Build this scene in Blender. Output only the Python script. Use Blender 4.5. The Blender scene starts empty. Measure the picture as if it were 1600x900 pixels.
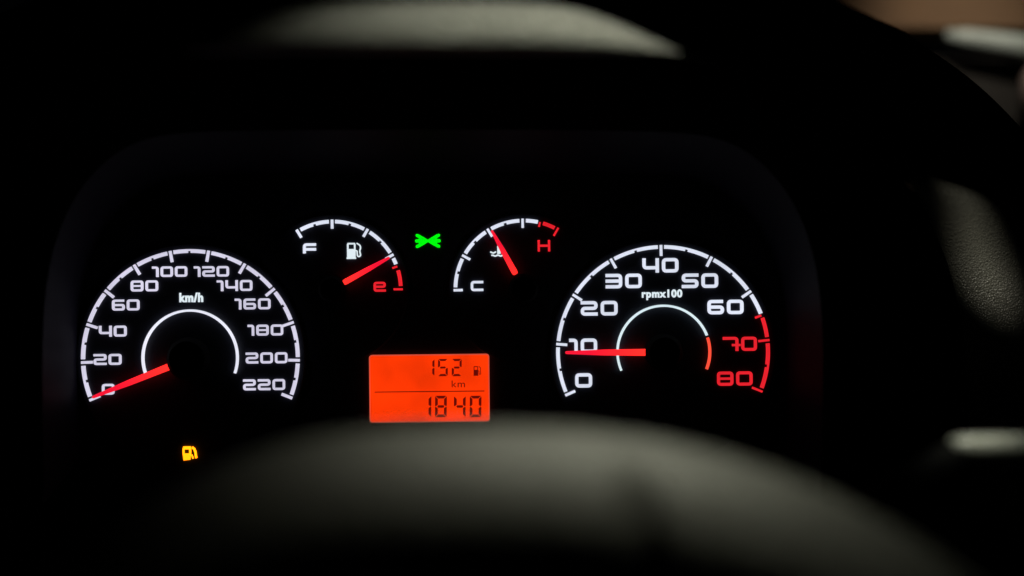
import bpy, bmesh, math, random
from mathutils import Vector
random.seed(7)
sc = bpy.context.scene

# ------------------------------------------------------------------ camera
D = 0.55                      # camera to dial face, metres
K = 0.00028                   # metres per photo pixel on the dial face
ROLL = math.radians(0.6)
cam = bpy.data.cameras.new('camera')
cam.sensor_width = 36.0
cam.lens = 36.0 * D / (1600 * K)
cam.clip_start = 0.01
cam.clip_end = 50
cam.dof.use_dof = True
cam.dof.focus_distance = D - 0.0025
cam.dof.aperture_fstop = 2.2
co = bpy.data.objects.new('camera', cam)
sc.collection.objects.link(co)
co.location = (0, -D, 0)
co.rotation_mode = 'QUATERNION'
from mathutils import Euler, Quaternion
co.rotation_quaternion = Euler((math.pi/2, 0, 0)).to_quaternion() @ Quaternion((0, 0, 1), -ROLL)
sc.camera = co

# ------------------------------------------------------------------ world (night)
w = bpy.data.worlds.new('World')
sc.world = w
w.use_nodes = True
w.node_tree.nodes['Background'].inputs[0].default_value = (0.5, 0.55, 0.7, 1)
w.node_tree.nodes['Background'].inputs[1].default_value = 0.0006

sc.view_settings.view_transform = 'Standard'
sc.view_settings.look = 'None'
sc.view_settings.exposure = 0
sc.view_settings.gamma = 1
sc.view_settings.use_curve_mapping = False
sc.cycles.use_denoising = True
sc.cycles.use_adaptive_sampling = False
sc.cycles.denoising_input_passes = 'RGB_ALBEDO'
sc.cycles.max_bounces = 8
sc.cycles.filter_width = 1.5


def S(px, py):
    """photo pixel -> upright pixel offsets from the picture centre (camera roll undone)"""
    u, v = px - 800.0, 450.0 - py
    c, s = math.cos(ROLL), math.sin(ROLL)
    return (u * c + v * s, -u * s + v * c)


def W(px, py, y):
    X, Z = S(px, py)
    f = K * (D + y) / D
    return Vector((X * f, y, Z * f))


# ------------------------------------------------------------------ lamps
def spot(name, loc, target, watts, size_deg, blend, color, radius=0.02, scale=(1, 1, 1), turn=0.0, along=None):
    l = bpy.data.lights.new(name, 'SPOT')
    l.energy = watts
    l.color = color
    l.spot_size = math.radians(size_deg)
    l.spot_blend = blend
    l.shadow_soft_size = radius
    o = bpy.data.objects.new(name, l)
    sc.collection.objects.link(o)
    o.location = loc
    d = Vector(target) - Vector(loc)
    if along is not None:      # lay the beam's long axis along this direction
        q = d.to_track_quat('-Z', 'Y').inverted() @ Vector(along)
        turn = math.degrees(math.atan2(q.y, q.x))
    o.rotation_euler = (d.to_track_quat('-Z', 'Y') @ Quaternion((0, 0, 1), math.radians(turn))).to_euler()
    o.scale = scale
    return o


WARMW = (0.96, 1.0, 0.79)
spot('roof_lamp', (0.34, -0.36, 0.66), W(850, 30, -0.166), 50.0, 12.6, 1.0, WARMW, 0.010, (1.0, 0.28, 1), along=(1, 0, 0))
spot('added_pad_spot', (0.12, 0.02, 0.70), W(950, 692, -0.25), 27.0, 8.4, 1.0, (0.98, 1.0, 0.79), 0.04, (1.4, 1.0, 1))  # added spot without a visible source, lights the wheel pad
spot('added_flank_spot', (0.0, -0.62, 0.30), W(1530, 434, 0.0), 33.0, 3.8, 1.0, (1.0, 0.98, 0.78), 0.008, (1.0, 0.44, 1), -50)  # added beam from above the camera, shaped to the lit flank patch
spot('added_door_spot', (0.30, 0.02, 0.50), W(1500, 50, 0.3), 6.5, 22, 1.0, (1.0, 0.87, 0.68), 0.02)  # added warm spot, no known lamp there, brightens the door trim
spot('added_stalk_spot', (0.195, -0.20, 0.60), W(1528, 701, -0.16), 22.0, 2.7, 1.0, (0.97, 1.0, 0.82), 0.01)  # unseen spot put in only to light the stalk grip


# ------------------------------------------------------------------ materials
def lin(c):
    return tuple(((v / 255) / 12.92 if v / 255 <= 0.04045 else ((v / 255 + 0.055) / 1.055) ** 2.4) for v in c)


def plastic(name, col, rough=0.5, bump=0.0, scale=900.0, spec=0.5, mottled=0.25, dist=0.0006, dark=0.0):
    m = bpy.data.materials.new(name)
    m.use_nodes = True
    nt = m.node_tree
    b = nt.nodes['Principled BSDF']
    tc = nt.nodes.new('ShaderNodeTexCoord')
    n = nt.nodes.new('ShaderNodeTexNoise')
    n.inputs['Scale'].default_value = 35
    n.inputs['Detail'].default_value = 6
    nt.links.new(tc.outputs['Object'], n.inputs['Vector'])
    r = nt.nodes.new('ShaderNodeMapRange')
    r.inputs['To Min'].default_value = 1 - mottled
    r.inputs['To Max'].default_value = 1 + mottled
    nt.links.new(n.outputs['Fac'], r.inputs['Value'])
    mx = nt.nodes.new('ShaderNodeVectorMath')
    mx.operation = 'SCALE'
    mx.inputs[0].default_value = col
    nt.links.new(r.outputs[0], mx.inputs['Scale'])
    nt.links.new(mx.outputs[0], b.inputs['Base Color'])
    rr = nt.nodes.new('ShaderNodeMapRange')
    rr.inputs['To Min'].default_value = max(0.02, rough - 0.08)
    rr.inputs['To Max'].default_value = min(1, rough + 0.08)
    nt.links.new(n.outputs['Fac'], rr.inputs['Value'])
    nt.links.new(rr.outputs[0], b.inputs['Roughness'])
    b.inputs['Specular IOR Level'].default_value = spec
    if bump:
        v = nt.nodes.new('ShaderNodeTexVoronoi')
        v.feature = 'F1'
        v.inputs['Scale'].default_value = scale
        nt.links.new(tc.outputs['Object'], v.inputs['Vector'])
        bp = nt.nodes.new('ShaderNodeBump')
        bp.inputs['Strength'].default_value = bump
        bp.inputs['Distance'].default_value = dist
        nt.links.new(v.outputs['Distance'], bp.inputs['Height'])
        nt.links.new(bp.outputs[0], b.inputs['Normal'])
    return m


def glow(name, rgb, strength=1.0, vary=0.10, base=(0.02, 0.02, 0.02)):
    """back-lit translucent print: rgb is linear emission"""
    m = bpy.data.materials.new(name)
    m.use_nodes = True
    nt = m.node_tree
    b = nt.nodes['Principled BSDF']
    b.inputs['Base Color'].default_value = (*base, 1)
    b.inputs['Roughness'].default_value = 0.5
    b.inputs['Emission Color'].default_value = (*rgb, 1)
    g = nt.nodes.new('ShaderNodeNewGeometry')
    n = nt.nodes.new('ShaderNodeTexNoise')
    n.inputs['Scale'].default_value = 60
    n.inputs['Detail'].default_value = 2
    nt.links.new(g.outputs['Position'], n.inputs['Vector'])
    r = nt.nodes.new('ShaderNodeMapRange')
    r.inputs['From Min'].default_value = 0.3
    r.inputs['From Max'].default_value = 0.7
    r.inputs['To Min'].default_value = strength * (1 - vary)
    r.inputs['To Max'].default_value = strength * (1 + vary)
    nt.links.new(n.outputs['Fac'], r.inputs['Value'])
    nt.links.new(r.outputs[0], b.inputs['Emission Strength'])
    return m


M = {}
M['face'] = plastic('haze_tinted_dial_plastic', (0.018, 0.020, 0.030), 0.55, 0.15, 2500, 0.3)  # navy base tone carries the bluish haze around the lit print
M['cap'] = plastic('black_satin_cap', (0.002, 0.002, 0.002), 0.7, 0, 1, 0.05)
M['shroud'] = plastic('glow_tinted_shroud_plastic', (0.009, 0.009, 0.016), 0.55, 0.2, 1400, 0.06)  # blue cast of the dial glow mixed into the base colour
M['shaded_hood'] = plastic('shade_black_hood', (0.0022, 0.0022, 0.0022), 1.0, 0, 1, 0.0)  # hood plastic coloured near black to hold the shade underneath
M['hood'] = plastic('grained_hood_plastic', (0.065, 0.063, 0.056), 0.38, 1.0, 1350, 0.5, 0.2, 0.0006)
M['cowl'] = plastic('shade_black_cowl', (0.005, 0.005, 0.005), 0.8, 0.3, 900, 0.2)  # darker hood tone keeps the area outside the lit crown in shade
M['dash'] = plastic('dark_dashboard_plastic', (0.03, 0.03, 0.03), 0.6, 0.4, 700)
M['pad'] = plastic('steering_wheel_vinyl', (0.10, 0.10, 0.088), 0.55, 0.5, 900, 0.4)
M['rim'] = plastic('black_rim_leather', (0.02, 0.02, 0.02), 0.5, 0.6, 500)
M['stalk'] = plastic('shaded_stalk_plastic', (0.005, 0.005, 0.005), 0.7, 0, 1, 0.1)  # near black so the inner lever reads as unlit
M['stalk_grip'] = plastic('lit_tone_stalk_grip', (0.30, 0.31, 0.27), 0.4)  # pale tone stands for the light on the outer stalk
M['tan'] = plastic('tan_door_cloth', (0.16, 0.095, 0.052), 0.8, 0.5, 300)
M['pale'] = plastic('pale_grey_door_plastic', (0.36, 0.43, 0.43), 0.45)
M['door'] = plastic('dark_door_plastic', (0.010, 0.009, 0.009), 0.6)
M['handle'] = plastic('rose_grey_handle', (0.20, 0.16, 0.155), 0.5)

M['white'] = glow('lavender_white_backlight', lin((213, 210, 231)), 1.0, 0.10)
M['white_t'] = glow('cool_white_backlight', lin((221, 227, 243)), 1.0, 0.10)
M['ring'] = glow('bright_white_ring_light', lin((236, 238, 252)), 1.0, 0.08)
M['ring_t'] = glow('bright_cyan_white_ring_light', lin((222, 242, 248)), 1.0, 0.08)
M['icon_w'] = glow('icy_white_backlight', lin((226, 240, 246)), 1.0, 0.05)
M['red'] = glow('red_backlight', (0.80, 0.016, 0.026), 1.0, 0.14)
M['red_o'] = glow('orange_red_ring_light', (1.0, 0.085, 0.045), 1.0, 0.1)
M['green'] = glow('green_backlight', (0.0, 0.95, 0.004), 1.0, 0.05)
M['amber'] = glow('amber_backlight', (2.9, 0.74, 0.008), 1.0, 0.12)
M['lcd'] = glow('orange_red_lcd', (1.0, 0.040, 0.0012), 1.0, 0.16)
M['lcd_ink'] = glow('dark_lcd_segment', (0.13, 0.003, 0.0015), 1.0, 0.05)
M['lcd_faint'] = glow('faint_lcd_print', (0.32, 0.008, 0.001), 1.0, 0.05)
M['lcd_edge'] = glow('lit_lcd_edge', (0.62, 0.075, 0.04), 1.0, 0.05)
# pointer: light enters at the hub, so the root glows more orange than the tip


def needle_mat(name, pivot, length):
    m = glow(name, (1.3, 0.010, 0.026), 1.0, 0.04)
    nt = m.node_tree
    b = nt.nodes['Principled BSDF']
    g = nt.nodes.new('ShaderNodeNewGeometry')
    dd = nt.nodes.new('ShaderNodeVectorMath')
    dd.operation = 'DISTANCE'
    dd.inputs[1].default_value = pivot
    nt.links.new(g.outputs['Position'], dd.inputs[0])
    r = nt.nodes.new('ShaderNodeMapRange')
    r.inputs['From Min'].default_value = length * 0.15
    r.inputs['From Max'].default_value = length * 0.75
    nt.links.new(dd.outputs['Value'], r.inputs['Value'])
    cr = nt.nodes.new('ShaderNodeMix')
    cr.data_type = 'RGBA'
    cr.inputs[6].default_value = (1.7, 0.042, 0.028, 1)
    cr.inputs[7].default_value = (0.95, 0.007, 0.034, 1)
    nt.links.new(r.outputs[0], cr.inputs[0])
    nt.links.new(cr.outputs[2], b.inputs['Emission Color'])
    return m


# ------------------------------------------------------------------ object helpers
WLOC = {}


def tag(o, label=None, cat=None, group=None, kind=None):
    if label: o['label'] = label
    if cat: o['category'] = cat
    if group: o['group'] = group
    if kind: o['kind'] = kind
    return o


def empty(name, loc):
    o = bpy.data.objects.new(name, None)
    sc.collection.objects.link(o)
    o.location = loc
    o.empty_display_size = 0.01
    WLOC[o.name] = Vector(loc)
    return o


def build(name, verts, faces, mat, parent=None, smooth=False, subsurf=0, label=None):
    verts = [Vector(v) for v in verts]
    c = (Vector((min(v.x for v in verts), min(v.y for v in verts), min(v.z for v in verts))) +
         Vector((max(v.x for v in verts), max(v.y for v in verts), max(v.z for v in verts)))) / 2
    me = bpy.data.meshes.new(name)
    me.from_pydata([v - c for v in verts], [], faces)
    bm = bmesh.new()
    bm.from_mesh(me)
    big = [f for f in bm.faces if len(f.verts) > 4]
    if big:
        bmesh.ops.triangulate(bm, faces=big)
    bmesh.ops.recalc_face_normals(bm, faces=bm.faces)
    bm.to_mesh(me)
    bm.free()
    me.materials.append(mat)
    if smooth:
        for p in me.polygons: p.use_smooth = True
    o = bpy.data.objects.new(name, me)
    sc.collection.objects.link(o)
    if parent is not None:
        o.parent = parent
        o.location = c - WLOC[parent.name]
    else:
        o.location = c
    WLOC[o.name] = c
    if subsurf:
        md = o.modifiers.new('subsurf', 'SUBSURF')
        md.levels = md.render_levels = subsurf
    if label: o['label'] = label
    return o


class Flat:
    """thin raised pieces on the dial face; 2D points are upright pixel units"""
    def __init__(self, y_front, y_back):
        self.v, self.f, self.yf, self.yb = [], [], y_front, y_back

    def poly(self, pts):
        n, s = len(pts), len(self.v)
        for (x, z) in pts: self.v.append((x * K, self.yf, z * K))
        for (x, z) in pts: self.v.append((x * K, self.yb, z * K))
        self.f.append(list(range(s, s + n)))
        for i in range(n):
            j = (i + 1) % n
            self.f.append([s + i, s + j, s + n + j, s + n + i])

    def strip(self, L, R, closed=False):
        """ribbon between two equal-length rails"""
        n, s = len(L), len(self.v)
        for y in (self.yf, self.yb):
            for (x, z) in L: self.v.append((x * K, y, z * K))
            for (x, z) in R: self.v.append((x * K, y, z * K))
        m = n if closed else n - 1
        b = s + 2 * n
        for i in range(m):
            j = (i + 1) % n
            self.f.append([s + i, s + j, s + n + j, s + n + i])
            self.f.append([s + i, s + j, b + j, b + i])
            self.f.append([s + n + i, s + n + j, b + n + j, b + n + i])
        if not closed:
            for i in (0, n - 1):
                self.f.append([s + i, s + n + i, b + n + i, b + i])

    def rect(self, x0, x1, z0, z1):
        self.poly([(x0, z0), (x1, z0), (x1, z1), (x0, z1)])

    def ribbon(self, pts, t, closed=False, rad=None):
        pts = [Vector(p) for p in pts]
        if rad:
            out, n = [], len(pts)
            for i, p in enumerate(pts):
                if not closed and i in (0, n - 1):
                    out.append(p); continue
                a, c = pts[i - 1], pts[(i + 1) % n]
                da, dc = (a - p), (c - p)
                r = min(rad, da.length * 0.49, dc.length * 0.49)
                da.normalize(); dc.normalize()
                p0, p1 = p + da * r, p + dc * r
                for k in range(5):
                    q = k / 4
                    out.append(p0 * (1 - q) ** 2 + p * 2 * q * (1 - q) + p1 * q ** 2)
            pts = out
        n = len(pts)
        L, R = [], []
        for i, p in enumerate(pts):
            if closed or 0 < i < n - 1:
                d1 = (p - pts[i - 1]).normalized(); d2 = (pts[(i + 1) % n] - p).normalized()
            elif i == 0:
                d1 = d2 = (pts[1] - p).normalized()
            else:
                d1 = d2 = (p - pts[i - 1]).normalized()
            d = (d1 + d2).normalized()
            nn = Vector((-d.y, d.x))
            c = max(0.45, nn.dot(Vector((-d1.y, d1.x))))
            L.append(tuple(p + nn * t / 2 / c)); R.append(tuple(p - nn * t / 2 / c))
        self.strip(L, R, closed)

    def build(self, name, mat, parent, label=None):
        return build(name, self.v, self.f, mat, parent, label=label)


# ------------------------------------------------------------------ square rounded lettering
def glyph(F, ch, x, z, wd, h, t):
    """lower-left corner x,z; overall box wd*h; stroke t"""
    a, b, c, d = x + t / 2, x + wd - t / 2, z + t / 2, z + h - t / 2
    m = (c + d) / 2
    r = t * 0.85
    P = lambda pts, closed=False: F.ribbon(pts, t, closed, r)
    e = t / 2
    if ch == '0': P([(a, c), (b, c), (b, d), (a, d)], True)
    elif ch == '8':
        P([(a, c), (b, c), (b, d), (a, d)], True)
        F.rect(a + e, b - e, m - e * 0.8, m + e * 0.8)
    elif ch == '1': P([(x, d), (b, d), (b, z)])
    elif ch == '2': P([(x, d), (b, d), (b, m), (a, m), (a, c), (x + wd, c)])
    elif ch == '3':
        P([(x, d), (b, d), (b, c), (x, c)])
        F.rect(x, b - e, m - e, m + e)
    elif ch == '4':
        k = z + h * 0.34
        P([(a, z + h), (a, k), (b - e, k)])
        F.rect(b - e, b + e, z, z + h)
    elif ch == '5': P([(x + wd, d), (a, d), (a, m), (b, m), (b, c), (x, c)])
    elif ch == '6': P([(x + wd - t * .3, d), (a, d), (a, c), (b, c), (b, m), (a + e, m)])
    elif ch == '7':
        P([(x, d), (b, d), (b, z)])
        k = z + h * 0.42
        F.rect(b - e - t * 1.25, b - e, k - e * .8, k + e * .8)
        F.rect(b + e, b + e + t * 0.75, k - e * .8, k + e * .8)
    elif ch == 'F':
        P([(x + wd, d), (a, d), (a, z)])
        F.rect(a + e, x + wd, z + h * .40 - e, z + h * .40 + e)
    elif ch == 'e': P([(x + wd, c), (a, c), (a, d), (b, d), (b, m), (a + e, m)])
    elif ch == 'C': P([(x + wd, d), (a, d), (a, c), (x + wd, c)])
    elif ch == 'H':
        F.rect(x, x + t, z, z + h); F.rect(x + wd - t, x + wd, z, z + h)
        F.rect(x + t, x + wd - t, z + h * .5 - e, z + h * .5 + e)


def number(txt, x0, x1, y0, y1, t, mat, parent, name='numeral', label=None, yf=-0.0026, yb=-0.0016, one=0.52, gap=3.6):
    cx, cz = S((x0 + x1) / 2, (y0 + y1) / 2)
    wd, h = x1 - x0, y1 - y0
    units = sum(one if c == '1' else 1 for c in txt)
    g = gap * h / 17
    dw = (wd - g * (len(txt) - 1)) / units
    F = Flat(yf, yb)
    x = cx - wd / 2
    for c in txt:
        q = dw * (one if c == '1' else 1)
        glyph(F, c, x, cz - h / 2, q, h, t)
        x += q + g
    return F.build(name, mat, parent, label)


def text(txt, x0, x1, y0, y1, mat, parent, name, bold=0.0, yf=-0.0024, label=None):
    """flat lettering from the built-in font, fitted to the box"""
    cu = bpy.data.curves.new(name, 'FONT')
    cu.body = txt
    cu.offset = bold
    cu.size = 1
    cu.space_character = 1.12
    cu.resolution_u = 4
    o = bpy.data.objects.new(name, cu)
    sc.collection.objects.link(o)
    dg = bpy.context.evaluated_depsgraph_get()
    me = o.evaluated_get(dg).to_mesh()
    vs = [v.co.copy() for v in me.vertices]
    fs = [list(p.vertices) for p in me.polygons]
    o.evaluated_get(dg).to_mesh_clear()
    bpy.data.objects.remove(o)
    bpy.data.curves.remove(cu)
    ax0, ax1 = min(v.x for v in vs), max(v.x for v in vs)
    ay0, ay1 = min(v.y for v in vs), max(v.y for v in vs)
    cx, cz = S((x0 + x1) / 2, (y0 + y1) / 2)
    out = []
    for v in vs:
        X = cx + ((v.x - ax0) / (ax1 - ax0) - .5) * (x1 - x0)
        Z = cz + ((v.y - ay0) / (ay1 - ay0) - .5) * (y1 - y0)
        out.append((X * K, yf, Z * K))
    # give the print a little thickness
    n = len(out)
    out2 = out + [(a, yf + 0.0004, c) for (a, b, c) in out]
    edges = {}
    for f in fs:
        for i in range(len(f)):
            e = (f[i], f[(i + 1) % len(f)])
            edges[tuple(sorted(e))] = edges.get(tuple(sorted(e)), 0) + 1
    sides = [[a, b, b + n, a + n] for (a, b), k in edges.items() if k == 1]
    return build(name, out2, fs + sides, mat, parent, label=label)


def disc(name, cx, cz, r, y_front, y_back, mat, parent, bevel=0.0006, n=96, label=None):
    v, f = [], []
    for (rr, y) in ((r, y_back), (r, y_front + bevel), (r - bevel / K * .8, y_front)):
        for i in range(n):
            a = 2 * math.pi * i / n
            v.append(((cx + rr * math.cos(a)) * K, y, (cz + rr * math.sin(a)) * K))
    for k in range(2):
        for i in range(n):
            j = (i + 1) % n
            f.append([k * n + i, k * n + j, (k + 1) * n + j, (k + 1) * n + i])
    f.append(list(range(2 * n, 3 * n)))
    f.append(list(range(0, n)))
    return build(name, v, f, mat, parent, label=label)


def pol(cx, cz, r, deg):
    """deg measured clockwise from pointing left"""
    a = math.radians(deg)
    return (cx - r * math.cos(a), cz + r * math.sin(a))


def arc_piece(cx, cz, r0, r1, a0, a1, mat, parent, name='scale_segment', notch=None, nd=3.0, nw=2.2, yf=-0.0026, yb=-0.0016, label=None):
    F = Flat(yf, yb)
    n = max(6, int(abs(a1 - a0) / 1.2))
    angs = [a0 + (a1 - a0) * i / n for i in range(n + 1)]
    if notch is not None:
        hw = math.degrees(nw / r0)
        angs = sorted([a for a in angs if abs(a - notch) > hw] + [notch - hw, notch - hw + .01, notch + hw - .01, notch + hw])
    L = [pol(cx, cz, r1, a) for a in angs]
    R = [pol(cx, cz, r0 + (nd if notch is not None and abs(a - notch) < hw - 0.001 else 0), a) for a in angs]
    F.strip(L, R)
    return F.build(name, mat, parent, label)


def tick(cx, cz, r0, r1, deg, wd, mat, parent, label=None, yf=-0.0026, yb=-0.0016):
    F = Flat(yf, yb)
    a = math.radians(deg)
    d = Vector((-math.cos(a), math.sin(a))); n = Vector((-d.y, d.x)) * wd / 2
    c = Vector((cx, cz))
    F.poly([tuple(c + d * r0 - n), tuple(c + d * r0 + n), tuple(c + d * r1 + n), tuple(c + d * r1 - n)])
    return F.build('tick', mat, parent, label)


def needle(cx, cz, r0, r1, deg, w0, w1, parent, y=-0.0062, label=None):
    """tapered translucent pointer with a ridge along its top"""
    a = math.radians(deg)
    d = Vector((-math.cos(a), math.sin(a))); n = Vector((-d.y, d.x))
    c = Vector((cx, cz))
    v, f = [], []
    st = [(r0, w0 * .55), (r0 + 1.6, w0 * .9), (r0 + 5, w0), (r0 + (r1 - r0) * .55, w0 * .86), (r1 - 3, w1), (r1 - .8, w1 * .8), (r1, w1 * .4)]
    for (r, wd) in st:
        p = c + d * r
        for (s, dy) in ((-.5, 0.0018), (-.5, 0.0006), (0, 0), (.5, 0.0006), (.5, 0.0018)):
            q = p + n * wd * s
            v.append((q.x * K, y + dy, q.y * K))
    m = 5
    for i in range(len(st) - 1):
        for j in range(m):
            k = (j + 1) % m
            f.append([i * m + j, i * m + k, (i + 1) * m + k, (i + 1) * m + j])
    f.append(list(range(m))); f.append(list(range((len(st) - 1) * m, len(st) * m)))
    mat = needle_mat('glowing_red_pointer', (cx * K, y, cz * K), r1 * K)
    return build('needle', v, f, mat, parent, label=label)


def pump(F, x0, z0, wd, h, hose=True):
    """fuel pump pictogram: body with window, foot and hose"""
    bw = wd * 0.56
    t = wd * 0.10
    F.rect(x0, x0 + bw + wd * .06, z0, z0 + h * .10)
    xl, xr = x0 + wd * .03, x0 + bw + wd * .03
    zt = z0 + h
    F.rect(xl, xr, z0 + h * .10, z0 + h * .62)
    F.rect(xl, xl + t, z0 + h * .62, zt - t)
    F.rect(xr - t, xr, z0 + h * .62, zt - t)
    F.poly([(xl, zt - t), (xr, zt - t), (xr - t * .4, zt), (xl + t * .4, zt)])
    if hose:
        F.ribbon([(xr, z0 + h * .52), (xr + wd * .10, z0 + h * .50), (xr + wd * .12, z0 + h * .2), (xr + wd * .2, z0 + h * .13),
                  (x0 + wd * .93, z0 + h * .2), (x0 + wd * .86, z0 + h * .52), (x0 + wd * .93, z0 + h * .66),
                  (x0 + wd * .90, z0 + h * .84), (xr + wd * .08, z0 + h * .98)], t * .85, rad=t)


# ------------------------------------------------------------------ outlines round the dials (photo pixels, right half, top to bottom)
XM = 675
O1 = [(675, 201), (800, 201), (930, 202), (1060, 204), (1130, 213), (1190, 245), (1240, 305), (1268, 370), (1285, 440), (1292, 560), (1285, 790)]
LI = [(675, 79), (830, 79), (960, 80), (1062, 82), (1215, 128), (1340, 205), (1420, 285), (1462, 360), (1492, 440), (1512, 560), (1515, 790)]
LD = [-.172, -.172, -.168, -.155, -.128, -.092, -.056, -.026, -.009, -.002, .003]
OU = [(675, -130), (850, -125), (1050, -105), (1225, -65), (1368, 0), (1482, 62), (1592, 162), (1665, 275), (1705, 385), (1725, 530), (1730, 790)]


BR = [(675, -8), (850, -4), (935, 12), (1063, 79), (1216, 126), (1344, 202), (1440, 268), (1640, 320), (1700, 405), (1724, 540), (1728, 790)]


def mirrored(lst):
    return [(2 * XM - x, y) for (x, y) in lst[:0:-1]] + list(lst)


def mir_d(lst):
    return list(lst[:0:-1]) + list(lst)


o1, li, ou, br, ld = mirrored(O1), mirrored(LI), mirrored(OU), mirrored(BR), mir_d(LD)
o0 = [(672 + (x - 672) * .895, 490 + (y - 490) * .75) for (x, y) in o1]
NS = len(o1)


def loft(rows, lo=0, hi=None):
    rows = [r[lo:hi] for r in rows]
    n = len(rows[0])
    v = [p for r in rows for p in r]
    f = []
    for a in range(len(rows) - 1):
        for i in range(n - 1):
            f.append([a * n + i, a * n + i + 1, (a + 1) * n + i + 1, (a + 1) * n + i])
    return v, f


# ------------------------------------------------------------------ dashboard behind everything
dv, df = [], []
prof = [(0.02, -0.42), (0.012, -0.20), (0.016, -0.10), (0.03, 0.00), (0.06, 0.045), (0.12, 0.062), (0.30, 0.06), (0.30, -0.42)]
xs = [-0.75 + i * 0.075 for i in range(15)] 
for x in xs:
    for (y, z) in prof: dv.append((x, y, z))
m_ = len(prof)
for i in range(len(xs) - 1):
    for j in range(m_):
        k = (j + 1) % m_
        df.append([i * m_ + j, i * m_ + k, (i + 1) * m_ + k, (i + 1) * m_ + j])
df.append(list(range(m_))); df.append(list(range((len(xs) - 1) * m_, len(xs) * m_)))
tag(build('dashboard', dv, df, M['dash']), 'dark moulded dashboard behind the instrument hood', None, None, 'structure')

# ------------------------------------------------------------------ instrument hood
def mixp(a, b, q): return (a[0] + (b[0] - a[0]) * q, a[1] + (b[1] - a[1]) * q)
rows = []
rows.append([W(*o1[i], -0.050) + Vector((0, 0.004, 0)) for i in range(NS)])
rows.append([W(*o1[i], min(-0.051, 0)) for i in range(NS)])
rows.append([W(*mixp(o1[i], li[i], .45), -0.052 + (ld[i] + 0.05) * .4) for i in range(NS)])
rows.append([W(*mixp(o1[i], li[i], .93), -0.050 + (ld[i] + 0.05) * .93) for i in range(NS)])
hd = empty('instrument_hood', W(672, 790, 0.05))
tag(hd, 'grained black plastic hood arching over the instrument cluster, its top lip catching light', 'hood', None, 'thing')
rows.append([W(*li[i], ld[i] + .0005) for i in range(NS)])
v, f = loft(rows)
build('shaded_hood', v, f, M['shaded_hood'], hd, True, 2, 'underside of the hood, coloured near black for its shade')
rows = []
rows.append([W(*li[i], ld[i]) for i in range(NS)])
rows.append([W(*mixp(li[i], br[i], .06), ld[i] - .003) for i in range(NS)])
rows.append([W(*mixp(li[i], br[i], .40), ld[i] - .003) for i in range(NS)])
rows.append([W(*mixp(li[i], br[i], .78), ld[i] + .006) for i in range(NS)])
rows.append([W(*br[i], ld[i] + .020) for i in range(NS)])
rows.append([W(*br[i], ld[i] + .020) + Vector((0, 0.020, -0.003)) for i in range(NS)])
mid = NS // 2
v, f = loft(rows, mid - 3, mid + 4)
build('brow', v, f, M['hood'], hd, True, 3, 'grained crown of the hood lip catching the roof light')
for lo, hi in ((0, mid - 5), (mid + 6, NS)):
    v, f = loft(rows, lo, hi)
    build('flank', v, f, M['hood'], hd, True, 3)
v, f = loft(rows, mid - 6, mid - 2)
build('shaded_lip_strip', v, f, M['shaded_hood'], hd, True, 2)  # thin stretch of lip darkened so it stays in shade
v, f = loft(rows, mid + 3, mid + 7)
build('shaded_lip_strip', v, f, M['shaded_hood'], hd, True, 2)
rows = [[W(*br[i], ld[i] + .020) + Vector((0, 0.016, -0.006)) for i in range(NS)],
        [W(*mixp(br[i], ou[i], .15), ld[i] + .042) for i in range(NS)],
        [W(*mixp(br[i], ou[i], .8), ld[i] + .046) for i in range(NS)],
        [W(*ou[i], ld[i] + .055) for i in range(NS)]]
rows.append([Vector((r.x, max(0.06, r.y + .02), r.z - .004)) for r in rows[-1]])
v, f = loft(rows)
build('cowl', v, f, M['cowl'], hd, True, 3, 'outer cowl behind the lip, darkened for its shade')

# ------------------------------------------------------------------ instrument cluster
cl = empty('instrument_cluster', W(672, 790, 0.0))
tag(cl, 'black car instrument cluster with glowing white dials, red needles and an orange display', 'instrument cluster', None, 'thing')

# shroud wall round the dials
rows = [[W(*o0[i], 0.0025) for i in range(NS)],
        [W(*mixp(o0[i], o1[i], .06), -0.001) for i in range(NS)],
        [W(*mixp(o0[i], o1[i], .5), -0.022) for i in range(NS)],
        [W(*mixp(o0[i], o1[i], .97), -0.044) for i in range(NS)],
        [W(*o1[i], -0.0465) for i in range(NS)]]
v, f = loft(rows)
build('shroud', v, f, M['shroud'], cl, True, 3, 'black shroud wall faintly lit by the dials')

# face plate: closed outline just inside the shroud's foot
def chaikin(p, closed=True, it=2):
    for _ in range(it):
        q = []
        for i in range(len(p)):
            a, b = p[i], p[(i + 1) % len(p)]
            q += [mixp(a, b, .25), mixp(a, b, .75)]
        p = q
    return p
F = Flat(0.0, 0.003)
F.poly([S(*p) for p in chaikin([(672 + (x - 672) * 1.012, 490 + (y - 490) * 1.012) for (x, y) in o0])])
F.build('face_plate', M['face'], cl)

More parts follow.
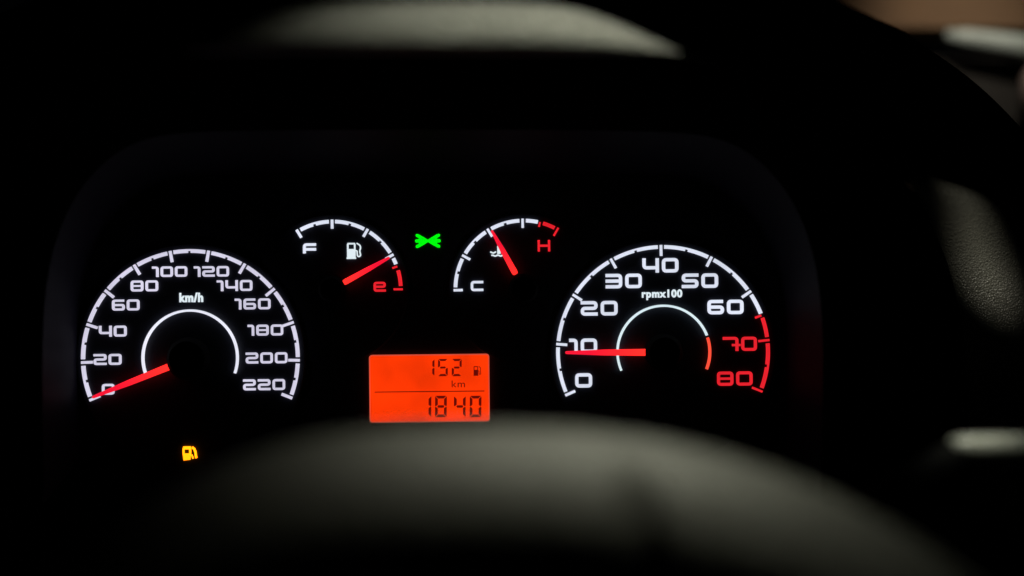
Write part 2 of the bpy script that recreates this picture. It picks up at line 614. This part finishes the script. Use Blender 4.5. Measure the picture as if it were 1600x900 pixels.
# ---- speedometer
cx, cz = S(299.5, 559.5)
sp = disc('speedometer', cx, cz, 179, -0.0016, 0.0005, M['face'], cl, label='speedometer dial from 0 to 220 in lavender white, needle at 0')
A0, A1 = -22.0, 202.0
st = (A1 - A0) / 11
for i in range(12):
    tick(cx, cz, 152.5, 170, A0 + st * i, 4.1, M['white'], sp)
for i in range(11):
    a = A0 + st * i
    g0 = 1.75
    arc_piece(cx, cz, 164.2, 170, a + g0, a + st - g0, M['white'], sp, notch=a + st / 2)
nums = [('0', 162, 181, 599.3, 616), ('20', 149, 192, 552.7, 569.7), ('40', 157.3, 200, 508.7, 525.7), ('60', 177.7, 220, 467.9, 485),
        ('80', 206.7, 249, 438.2, 455.3), ('100', 240, 294.3, 416.3, 432.7), ('120', 305, 359.3, 416, 432.4), ('140', 340.7, 395.7, 437.7, 454.7),
        ('160', 368.7, 424, 466.3, 483.3), ('180', 388.7, 443.7, 507, 524), ('200', 385.7, 450.3, 550.3, 567.3), ('220', 381.7, 446.7, 592, 609)]
for n in nums:
    number(*n, 3.45, M['white'], sp, label='number ' + n[0])
text('km/h', 282.3, 319.3, 457.3, 472.2, M['icon_w'], sp, 'unit_text', 0.045)
arc_piece(cx, cz + 1.0, 71.8, 75.2, -19.5, 199.5, M['ring'], sp, 'inner_ring', yf=-0.0034)
disc('hub_cap', cx, cz, 33, -0.0085, -0.0016, M['cap'], sp, 0.002)
needle(cx, cz, 27, 160.5, -21.3, 10.5, 4.5, sp, label='red needle resting on 0')

# ---- tachometer
cx, cz = S(1035, 549.5)
ta = disc('tachometer', cx, cz, 176, -0.0016, 0.0005, M['face'], cl, label='rev counter dial from 0 to 80, red from 65 on')
A0, A1 = -23.4, 202.4
st = (A1 - A0) / 8
for i in range(9):
    tick(cx, cz, 149.5, 166.5, A0 + st * i, 4.0 if i < 7 else 3.4, M['white_t'] if i < 7 else M['red'], ta)
for i in range(8):
    a = A0 + st * i
    g0 = 1.75
    if i == 6:
        arc_piece(cx, cz, 160.6, 166.3, a + g0, a + st / 2 - .9, M['white_t'], ta)
        arc_piece(cx, cz, 160.8, 166.3, a + st / 2 + 1.6, a + st - g0, M['red'], ta)
        tick(cx, cz, 153.0, 163.2, a + st / 2 + .2, 3.2, M['red'], ta)
    else:
        arc_piece(cx, cz, 160.6, 166.3, a + g0, a + st - g0, M['white_t'] if i < 6 else M['red'], ta, notch=a + st / 2)
nums = [('0', 898.3, 924.7, 582.7, 604.9), ('10', 889, 932.5, 528.7, 551), ('20', 907, 964.3, 470.2, 492.9), ('30', 945.7, 1002, 427.8, 450.4),
        ('40', 1003, 1059, 403.5, 426), ('50', 1064.3, 1120.7, 427.3, 450), ('60', 1104.3, 1160.3, 468.3, 490.8),
        ('70', 1128.3, 1181, 526, 547.9), ('80', 1119.3, 1174.3, 580, 601.9)]
for n in nums:
    red = n[0] in ('70', '80')
    number(*n, 4.4 if red else 5.1, M['red'] if red else M['white_t'], ta, label='number ' + n[0] + (' in red' if red else ''))
text('rpmx100', 1002, 1065, 452.3, 468.6, M['icon_w'], ta, 'unit_text', 0.042)
arc_piece(cx + 1, cz, 70.2, 73.6, -23, 159.5, M['ring_t'], ta, 'inner_ring', yf=-0.0034)
arc_piece(cx + 1, cz, 69.8, 73.6, 162.5, 202.5, M['red_o'], ta, 'inner_ring', yf=-0.0034, label='orange red end of the inner ring')
disc('hub_cap', cx, cz, 29, -0.0085, -0.0016, M['cap'], ta, 0.002)
needle(cx, cz, 23, 152.5, .4, 10.5, 4.5, ta, label='red needle just below 10')

# ---- fuel gauge
cx, cz = S(521, 452)
fu = disc('fuel_gauge', cx, cz, 117, -0.0008, 0.0005, M['face'], cl, 0.0003, label='small fuel gauge with needle close to empty')
KW = dict(yf=-0.0018, yb=-0.0008)
rot = 0.6
def fa(deg): return 180 - deg + rot     # degrees above the right-hand horizontal
for d, mt in ((0, 'red'), (30, 'white_t'), (60, 'white_t'), (90.8, 'white_t'), (121.5, 'white_t')):
    tick(cx, cz, 94.5, 108.6, fa(d), 3.9 if mt == 'white_t' else 3.2, M[mt], fu, **KW)
tick(cx, cz, 98.2, 106.2, fa(19.6), 3.0, M['red'], fu, **KW)
for a0, a1, mt, nt_ in ((118.6, 93.6, 'white_t', 106), (88.2, 62.8, 'white_t', 75.5), (57.2, 32.6, 'white_t', 45), (27.2, 21.8, 'white_t', None), (16.2, 2.8, 'red', None)):
    arc_piece(cx, cz, 102.8, 108.4, fa(a0), fa(a1), M[mt], fu, notch=None if nt_ is None else fa(nt_), **KW)
number('F', 474.3, 494.4, 380.3, 396, 4.2, M['white_t'], fu, 'letter', **KW)
number('e', 584.3, 603.2, 440.3, 455.8, 3.6, M['red'], fu, 'letter', 'red letter e for empty', **KW)
F = Flat(-0.0016, -0.0008)
X, Z = S(542.3, 404.8)
pump(F, X, Z, 23.5, 25)
F.build('pump_symbol', M['icon_w'], fu)
disc('hub_cap', cx, cz, 21, -0.0075, -0.0008, M['cap'], fu, 0.0015)
needle(cx, cz, 20, 102, fa(29.0), 8.6, 4.0, fu, y=-0.0056, label='red needle just above empty')

# ---- temperature gauge
cx, cz = S(818.2, 451.2)
te = disc('temperature_gauge', cx, cz, 117, -0.0008, 0.0005, M['face'], cl, 0.0003, label='small coolant temperature gauge with needle near the middle')
for d, mt in ((0, 'white_t'), (29.8, 'white_t'), (60, 'white_t'), (90.3, 'white_t'), (120.8, 'red')):
    tick(cx, cz, 95, 109.3, d - rot, 3.9 if mt == 'white_t' else 3.2, M[mt], te, **KW)
tick(cx, cz, 99.5, 107, 105 - rot, 3.0, M['red'], te, **KW)
for a0, a1, mt, nt_ in ((2.4, 27.2, 'white_t', 15), (32.4, 57.4, 'white_t', 45), (62.8, 87.6, 'white_t', 75.3), (93, 103.2, 'white_t', None), (107.6, 118.2, 'red', None)):
    arc_piece(cx, cz, 103.5, 109.1, a0 - rot, a1 - rot, M[mt], te, notch=None if nt_ is None else nt_ - rot, **KW)
number('C', 735.7, 755.2, 438.9, 454.9, 3.9, M['white_t'], te, 'letter', **KW)
number('H', 840, 859.5, 375.2, 393, 3.5, M['red'], te, 'letter', 'red letter H for hot', **KW)
F = Flat(-0.0016, -0.0008)
X, Z = S(779.6, 397)
F.poly([(X - 2.6, Z), (X + 2.6, Z), (X + 2.6, Z + 12), (X + 1.4, Z + 13.5), (X - 1.4, Z + 13.5), (X - 2.6, Z + 12)])
F.rect(X + 2.6, X + 5.0, Z + 9, Z + 11); F.rect(X + 2.6, X + 6.0, Z + 5, Z + 7)
def wave(x0, x1, z, ph, amp=0.75):
    return [(x0 + (x1 - x0) * i / 16, z + amp * math.sin(ph + (x1 - x0) * i / 16 * .75)) for i in range(17)]
F.ribbon(wave(X - 13.6, X - 4.2, Z + 2.4, 1.2), 2.2)
F.ribbon(wave(X + 4.2, X + 9.4, Z + 2.4, 1.2), 2.2)
F.ribbon(wave(X - 11.8, X + 9.5, Z - 2.4, .2), 2.3)
F.build('thermometer_symbol', M['icon_w'], te)
disc('hub_cap', cx, cz, 23, -0.0075, -0.0008, M['cap'], te, 0.0015)
needle(cx, cz, 25.5, 103.5, 61.8, 9.4, 4.0, te, y=-0.0056, label='red needle pointing up to the left')

# ---- display
dx, dz = S(671.3, 606.2)
F = Flat(-0.0015, 0.0005)
def rrect(x0, x1, z0, z1, r, n=5):
    p = []
    for (cx_, cz_, a0) in ((x1 - r, z1 - r, 0), (x0 + r, z1 - r, 90), (x0 + r, z0 + r, 180), (x1 - r, z0 + r, 270)):
        for i in range(n + 1):
            a = math.radians(a0 + 90 * i / n)
            p.append((cx_ + r * math.cos(a), cz_ + r * math.sin(a)))
    return p
F.poly(rrect(dx - 92.2, dx + 92.2, dz - 51.3, dz + 51.3, 3.5))
lcd = F.build('display', M['lcd'], cl, 'glowing orange red display reading 152 km above 1840')
F = Flat(-0.0019, 0.0003)
F.strip(rrect(dx - 93.6, dx + 93.6, dz - 52.7, dz + 52.7, 4.6), rrect(dx - 92.1, dx + 92.1, dz - 51.2, dz + 51.2, 3.4), True)
F.build('display_rim', M['lcd_edge'], lcd)
SEG = {'0': 'abcdef', '1': 'bc', '2': 'abged', '4': 'fgbc', '5': 'afgcd', '8': 'abcdefg'}
def seven(ch, x1, y0, y1, wd, t, label):
    X1, Zc = S(x1, (y0 + y1) / 2)
    h = y1 - y0
    x, z, m, g = X1 - wd, Zc - h / 2, h / 2, 0.75
    lean = 0.02
    F = Flat(-0.0018, -0.0014)
    P = {'a': [(g, h), (wd - g, h), (wd - g - t, h - t), (g + t, h - t)],
         'd': [(g, 0), (wd - g, 0), (wd - g - t, t), (g + t, t)],
         'f': [(0, h - g), (t, h - g - t), (t, m + g + t * .45), (t * .35, m + g), (0, m + g)],
         'e': [(0, g), (t, g + t), (t, m - g - t * .45), (t * .35, m - g), (0, m - g)],
         'b': [(wd, h - g), (wd - t, h - g - t), (wd - t, m + g + t * .45), (wd - t * .35, m + g), (wd, m + g)],
         'c': [(wd, g), (wd - t, g + t), (wd - t, m - g - t * .45), (wd - t * .35, m - g), (wd, m - g)],
         'g': [(g + t * .7, m), (t + g, m + t * .45), (wd - t - g, m + t * .45), (wd - g - t * .7, m), (wd - t - g, m - t * .45), (t + g, m - t * .45)]}
    for s in SEG[ch]:
        F.poly([(x + a + lean * b, z + b) for (a, b) in P[s]])
    F.build('digit', M['lcd_ink'], lcd, label)
for ch, x1 in (('1', 678.9), ('5', 699.7), ('2', 721.3)):
    seven(ch, x1, 560.4, 587.2, 15.3, 3.3, 'upper digit ' + ch)
for ch, x1 in (('1', 673.9), ('8', 698), ('4', 727.4), ('0', 752)):
    seven(ch, x1, 617.8, 651.2, 18.2, 4.2, 'lower digit ' + ch)
text('km', 706, 726.7, 594, 604.6, M['lcd_ink'], lcd, 'unit_text', 0.0, yf=-0.0019)
F = Flat(-0.0018, -0.0014)
a, b = S(585.8, 612.2), S(757, 610.6)
F.rect(a[0], b[0], a[1] - .7, a[1] + .7)
F.build('divider_line', M['lcd_ink'], lcd)
F = Flat(-0.0018, -0.0014)
X, Z = S(740, 586.7)
pump(F, X, Z, 12.4, 14.8)
F.build('pump_symbol', M['lcd_ink'], lcd)

# ---- green side-light symbol
X, Z = S(668.7, 376.4)
half = [(0, 1.9), (-5.5, 5.4), (-14, 10.2), (-17, 11.1), (-19.2, 9.8), (-18.8, 7.0), (-14.2, 4.3), (-14.4, 2.9), (-18.6, 2.7), (-20, 1.2),
        (-20, -1.2), (-18.6, -2.7), (-14.4, -2.9), (-14.2, -4.3), (-18.8, -7.0), (-19.2, -9.8), (-17, -11.1), (-14, -10.2), (-5.5, -5.4), (0, -1.9)]
F = Flat(-0.0006, 0.0004)
F.poly([(X + a, Z + b) for (a, b) in half] + [(X - a, Z + b) for (a, b) in half[::-1][1:-1]])
F.build('side_light_symbol', M['green'], cl, 'small green side light symbol between the two upper gauges')

# ---- amber low fuel symbol
F = Flat(-0.0024, -0.0015)
X, Z = S(287.2, 718.3)
wd, h = 13.4, 21.6
F.poly([(X + 1.6, Z), (X + wd - 1.5, Z + .9), (X + wd - .2, Z + 10.6), (X + .5, Z + 10.6)])
F.rect(X + .3, X + 3.0, Z + 10.6, Z + 17)
F.rect(X + wd - 2.9, X + wd, Z + 10.6, Z + 17)
F.poly([(X + .3, Z + 17), (X + wd, Z + 17), (X + wd - .5, Z + h), (X + 1.4, Z + h)])
F.ribbon([(X + 14.9, Z + h - 1.3), (X + 18.2, Z + 17.6), (X + 20, Z + 13.2), (X + 20.6, Z + 8), (X + 21.3, Z + 3.2)], 3.0)
F.ribbon([(X + wd + .3, Z + 9), (X + wd + 2, Z + 6), (X + wd + 2.9, Z + 2.4)], 1.9)
F.build('low_fuel_symbol', M['amber'], cl, 'glowing amber low fuel pump symbol below the speedometer')

# ------------------------------------------------------------------ steering wheel
sw_c = Vector((0.0, -0.235, -0.105))
swl = empty('steering_wheel', sw_c)
tag(swl, 'dark steering wheel with an arched hub pad blurred across the bottom foreground', 'steering wheel', None, 'thing')
YP = -0.25
rows = []
NX = 121
def pad_top(px): return 660 + (36 * ((px - 760) / 340) ** 2.35 if px > 760 else 85 * ((760 - px) / 460) ** 2.8)
R1 = 0.032
for (ang, extra) in [(-60, 0), (-30, 0), (0, 0), (18, 0), (36, 0), (54, 0), (70, 0), (82, 0), (88, 0.02), (90, 0.05), (90, 0.08)]:
    row = []
    for i in range(NX):
        px = -60 + (1720 * i / (NX - 1))
        p = W(px, pad_top(px), YP)
        a = math.radians(ang)
        edge = 1 - 0.35 * abs((px - 800) / 860) ** 3
        y = YP - R1 * math.sin(a) * edge
        y += 0.005 * math.exp(-((px - 988) / 26) ** 2) * min(1, max(0, (ang - 25) / 30))   # dent added to make the dark shadow notch
        z = p.z - R1 * (1 - math.cos(a)) - extra
        x = p.x * (1 - extra * 3.0)
        row.append((x, y, z))
    rows.append(row)
v = [p for r in rows for p in r]
f = []
for a in range(len(rows) - 1):
    for i in range(NX - 1):
        # plain quads; the added dent lies in the vertices
        f.append([a * NX + i, a * NX + i + 1, (a + 1) * NX + i + 1, (a + 1) * NX + i])
f.append([i for i in range(NX)] + [(len(rows) - 1) * NX + i for i in reversed(range(NX))])
build('hub_pad', v, f[:-1], M['pad'], swl, True, 1, 'arched hub pad lit from above')
# rim
v, f = [], []
NR, NT = 96, 16
for i in range(NR):
    a = 2 * math.pi * i / NR
    for j in range(NT):
        b = 2 * math.pi * j / NT
        r = 0.193 + 0.0165 * math.cos(b)
        v.append((r * math.cos(a), -0.292 + 0.0145 * math.sin(b), sw_c.z + 0.030 + r * math.sin(a)))
for i in range(NR):
    for j in range(NT):
        i2, j2 = (i + 1) % NR, (j + 1) % NT
        f.append([i * NT + j, i2 * NT + j, i2 * NT + j2, i * NT + j2])
build('rim', v, f, M['rim'], swl, True)
for (x0, z0, x1, z1) in ((-0.11, -0.15, -0.182, -0.125), (0.11, -0.15, 0.182, -0.125), (0.0, -0.17, 0.0, -0.262)):
    v = []
    d = Vector((x1 - x0, 0, z1 - z0)).normalized(); n = Vector((-d.z, 0, d.x)) * 0.018
    for (p, y) in ((Vector((x0, 0, z0)), -0.262), (Vector((x1, 0, z1)), -0.288)):
        for (s, dy) in ((-1, 0.010), (-.9, -.004), (0, -.010), (.9, -.004), (1, 0.010)):
            q = p + n * s
            v.append((q.x, y + dy, q.z))
    f = [[j, (j + 1) % 5, 5 + (j + 1) % 5, 5 + j] for j in range(5)] + [list(range(5)), list(range(5, 10))]
    build('spoke', v, f, M['rim'], swl, True)

# ------------------------------------------------------------------ column cover and stalk
v, f = [], []
secs = [(-0.215, 0.045), (-0.17, 0.055), (-0.10, 0.06), (0.0, 0.065)]
for (y, r) in secs:
    for j in range(24):
        b = 2 * math.pi * j / 24
        v.append((r * 1.15 * math.copysign(abs(math.cos(b)) ** .7, math.cos(b)), y, -0.135 + r * .9 * math.copysign(abs(math.sin(b)) ** .7, math.sin(b))))
for i in range(len(secs) - 1):
    for j in range(24):
        k = (j + 1) % 24
        f.append([i * 24 + j, i * 24 + k, (i + 1) * 24 + k, (i + 1) * 24 + j])
f.append(list(range(24))); f.append(list(range(72, 96)))
tag(build('steering_column_cover', v, f, M['dash'], None, True), 'black plastic cover on the steering column behind the wheel pad', None, None, 'structure')


def tube(path, radii, n=20, flat=1.0):
    v, f = [], []
    for i, p in enumerate(path):
        p = Vector(p)
        d = (Vector(path[min(i + 1, len(path) - 1)]) - Vector(path[max(i - 1, 0)])).normalized()
        u = d.cross(Vector((0, 1, 0))).normalized(); w_ = d.cross(u)
        for j in range(n):
            b = 2 * math.pi * j / n
            v.append(p + u * radii[i] * math.cos(b) + w_ * radii[i] * flat * math.sin(b))
    for i in range(len(path) - 1):
        for j in range(n):
            k = (j + 1) % n
            f.append([i * n + j, i * n + k, (i + 1) * n + k, (i + 1) * n + j])
    f.append(list(range(n))); f.append(list(range((len(path) - 1) * n, len(path) * n)))
    return v, f


YS = -0.16
stl = empty('control_stalk', Vector((0.055, YS, -0.11)))
tag(stl, 'control stalk with a grip paled for the light on it reaching out of the right edge', 'stalk', None, 'thing')
p0, p1 = Vector((0.05, YS, -0.105)), W(1484, 702, YS)
v, f = tube([p0, p0.lerp(p1, .5), p1 + Vector((0.004, 0, 0))], [0.006, 0.0048, 0.0042])
build('lever', v, f, M['stalk'], stl, True)
p2 = W(1760, 697, YS)
L = p2 - p1
v, f = tube([p1, p1 + L * .012, p1 + L * .05, p1 + L * .15, p1 + L * .6, p1 + L * .95, p2], [0.0026, 0.0036, 0.0041, 0.0043, 0.0042, 0.0047, 0.003])
build('grip', v, f, M['stalk_grip'], stl, True, label='grip paled for the light on it')

# ------------------------------------------------------------------ driver's door seen past the hood
YD = 0.30
dr = empty('driver_door', W(1700, 500, YD))
tag(dr, 'tan and pale grey door trim blurred in the upper right corner', 'car door', None, 'thing')
def slab(pts, y, depth, name, mat, label=None, sub=0):
    n = len(pts)
    v = [W(*p, y) for p in pts]
    c = sum(v, Vector()) / n
    v2 = [c + (q - c) * .97 + Vector((0, -0.012, 0)) for q in v]
    vb = [q + Vector((0, depth, 0)) for q in v]
    f = [[n * 2 + i for i in range(n)]] + [[i, (i + 1) % n, 2 * n + (i + 1) % n, 2 * n + i] for i in range(n)]
    f += [[n + i, n + (i + 1) % n, (i + 1) % n, i] for i in range(n)] + [[n + i for i in range(n)]]
    return build(name, v + vb + v2, f, mat, dr, label=label)
slab([(1280, 90), (1280, 900), (2000, 900), (2000, 90)], YD + .02, .04, 'door_panel', M['door'])
slab([(1290, -160), (1290, 52), (2000, 52), (2000, -160)], YD + .02, .04, 'upper_trim', M['tan'], 'tan upper trim')
# rounded pale ledge
v, f = tube([W(1478, 56, YD), W(1510, 62, YD), W(1600, 76, YD), W(1750, 96, YD), W(2000, 120, YD)], [0.004, 0.0072, 0.0088, 0.0095, 0.010])
build('ledge', v, f, M['pale'], dr, True, label='pale grey ledge')
v, f = tube([W(1625, 95, YD), W(1610, 125, YD - .02), W(1607, 160, YD - .022), W(1620, 200, YD)], [0.004, 0.006, 0.006, 0.004])
build('pull_handle', v, f, M['handle'], dr, True, label='rose grey pull handle')
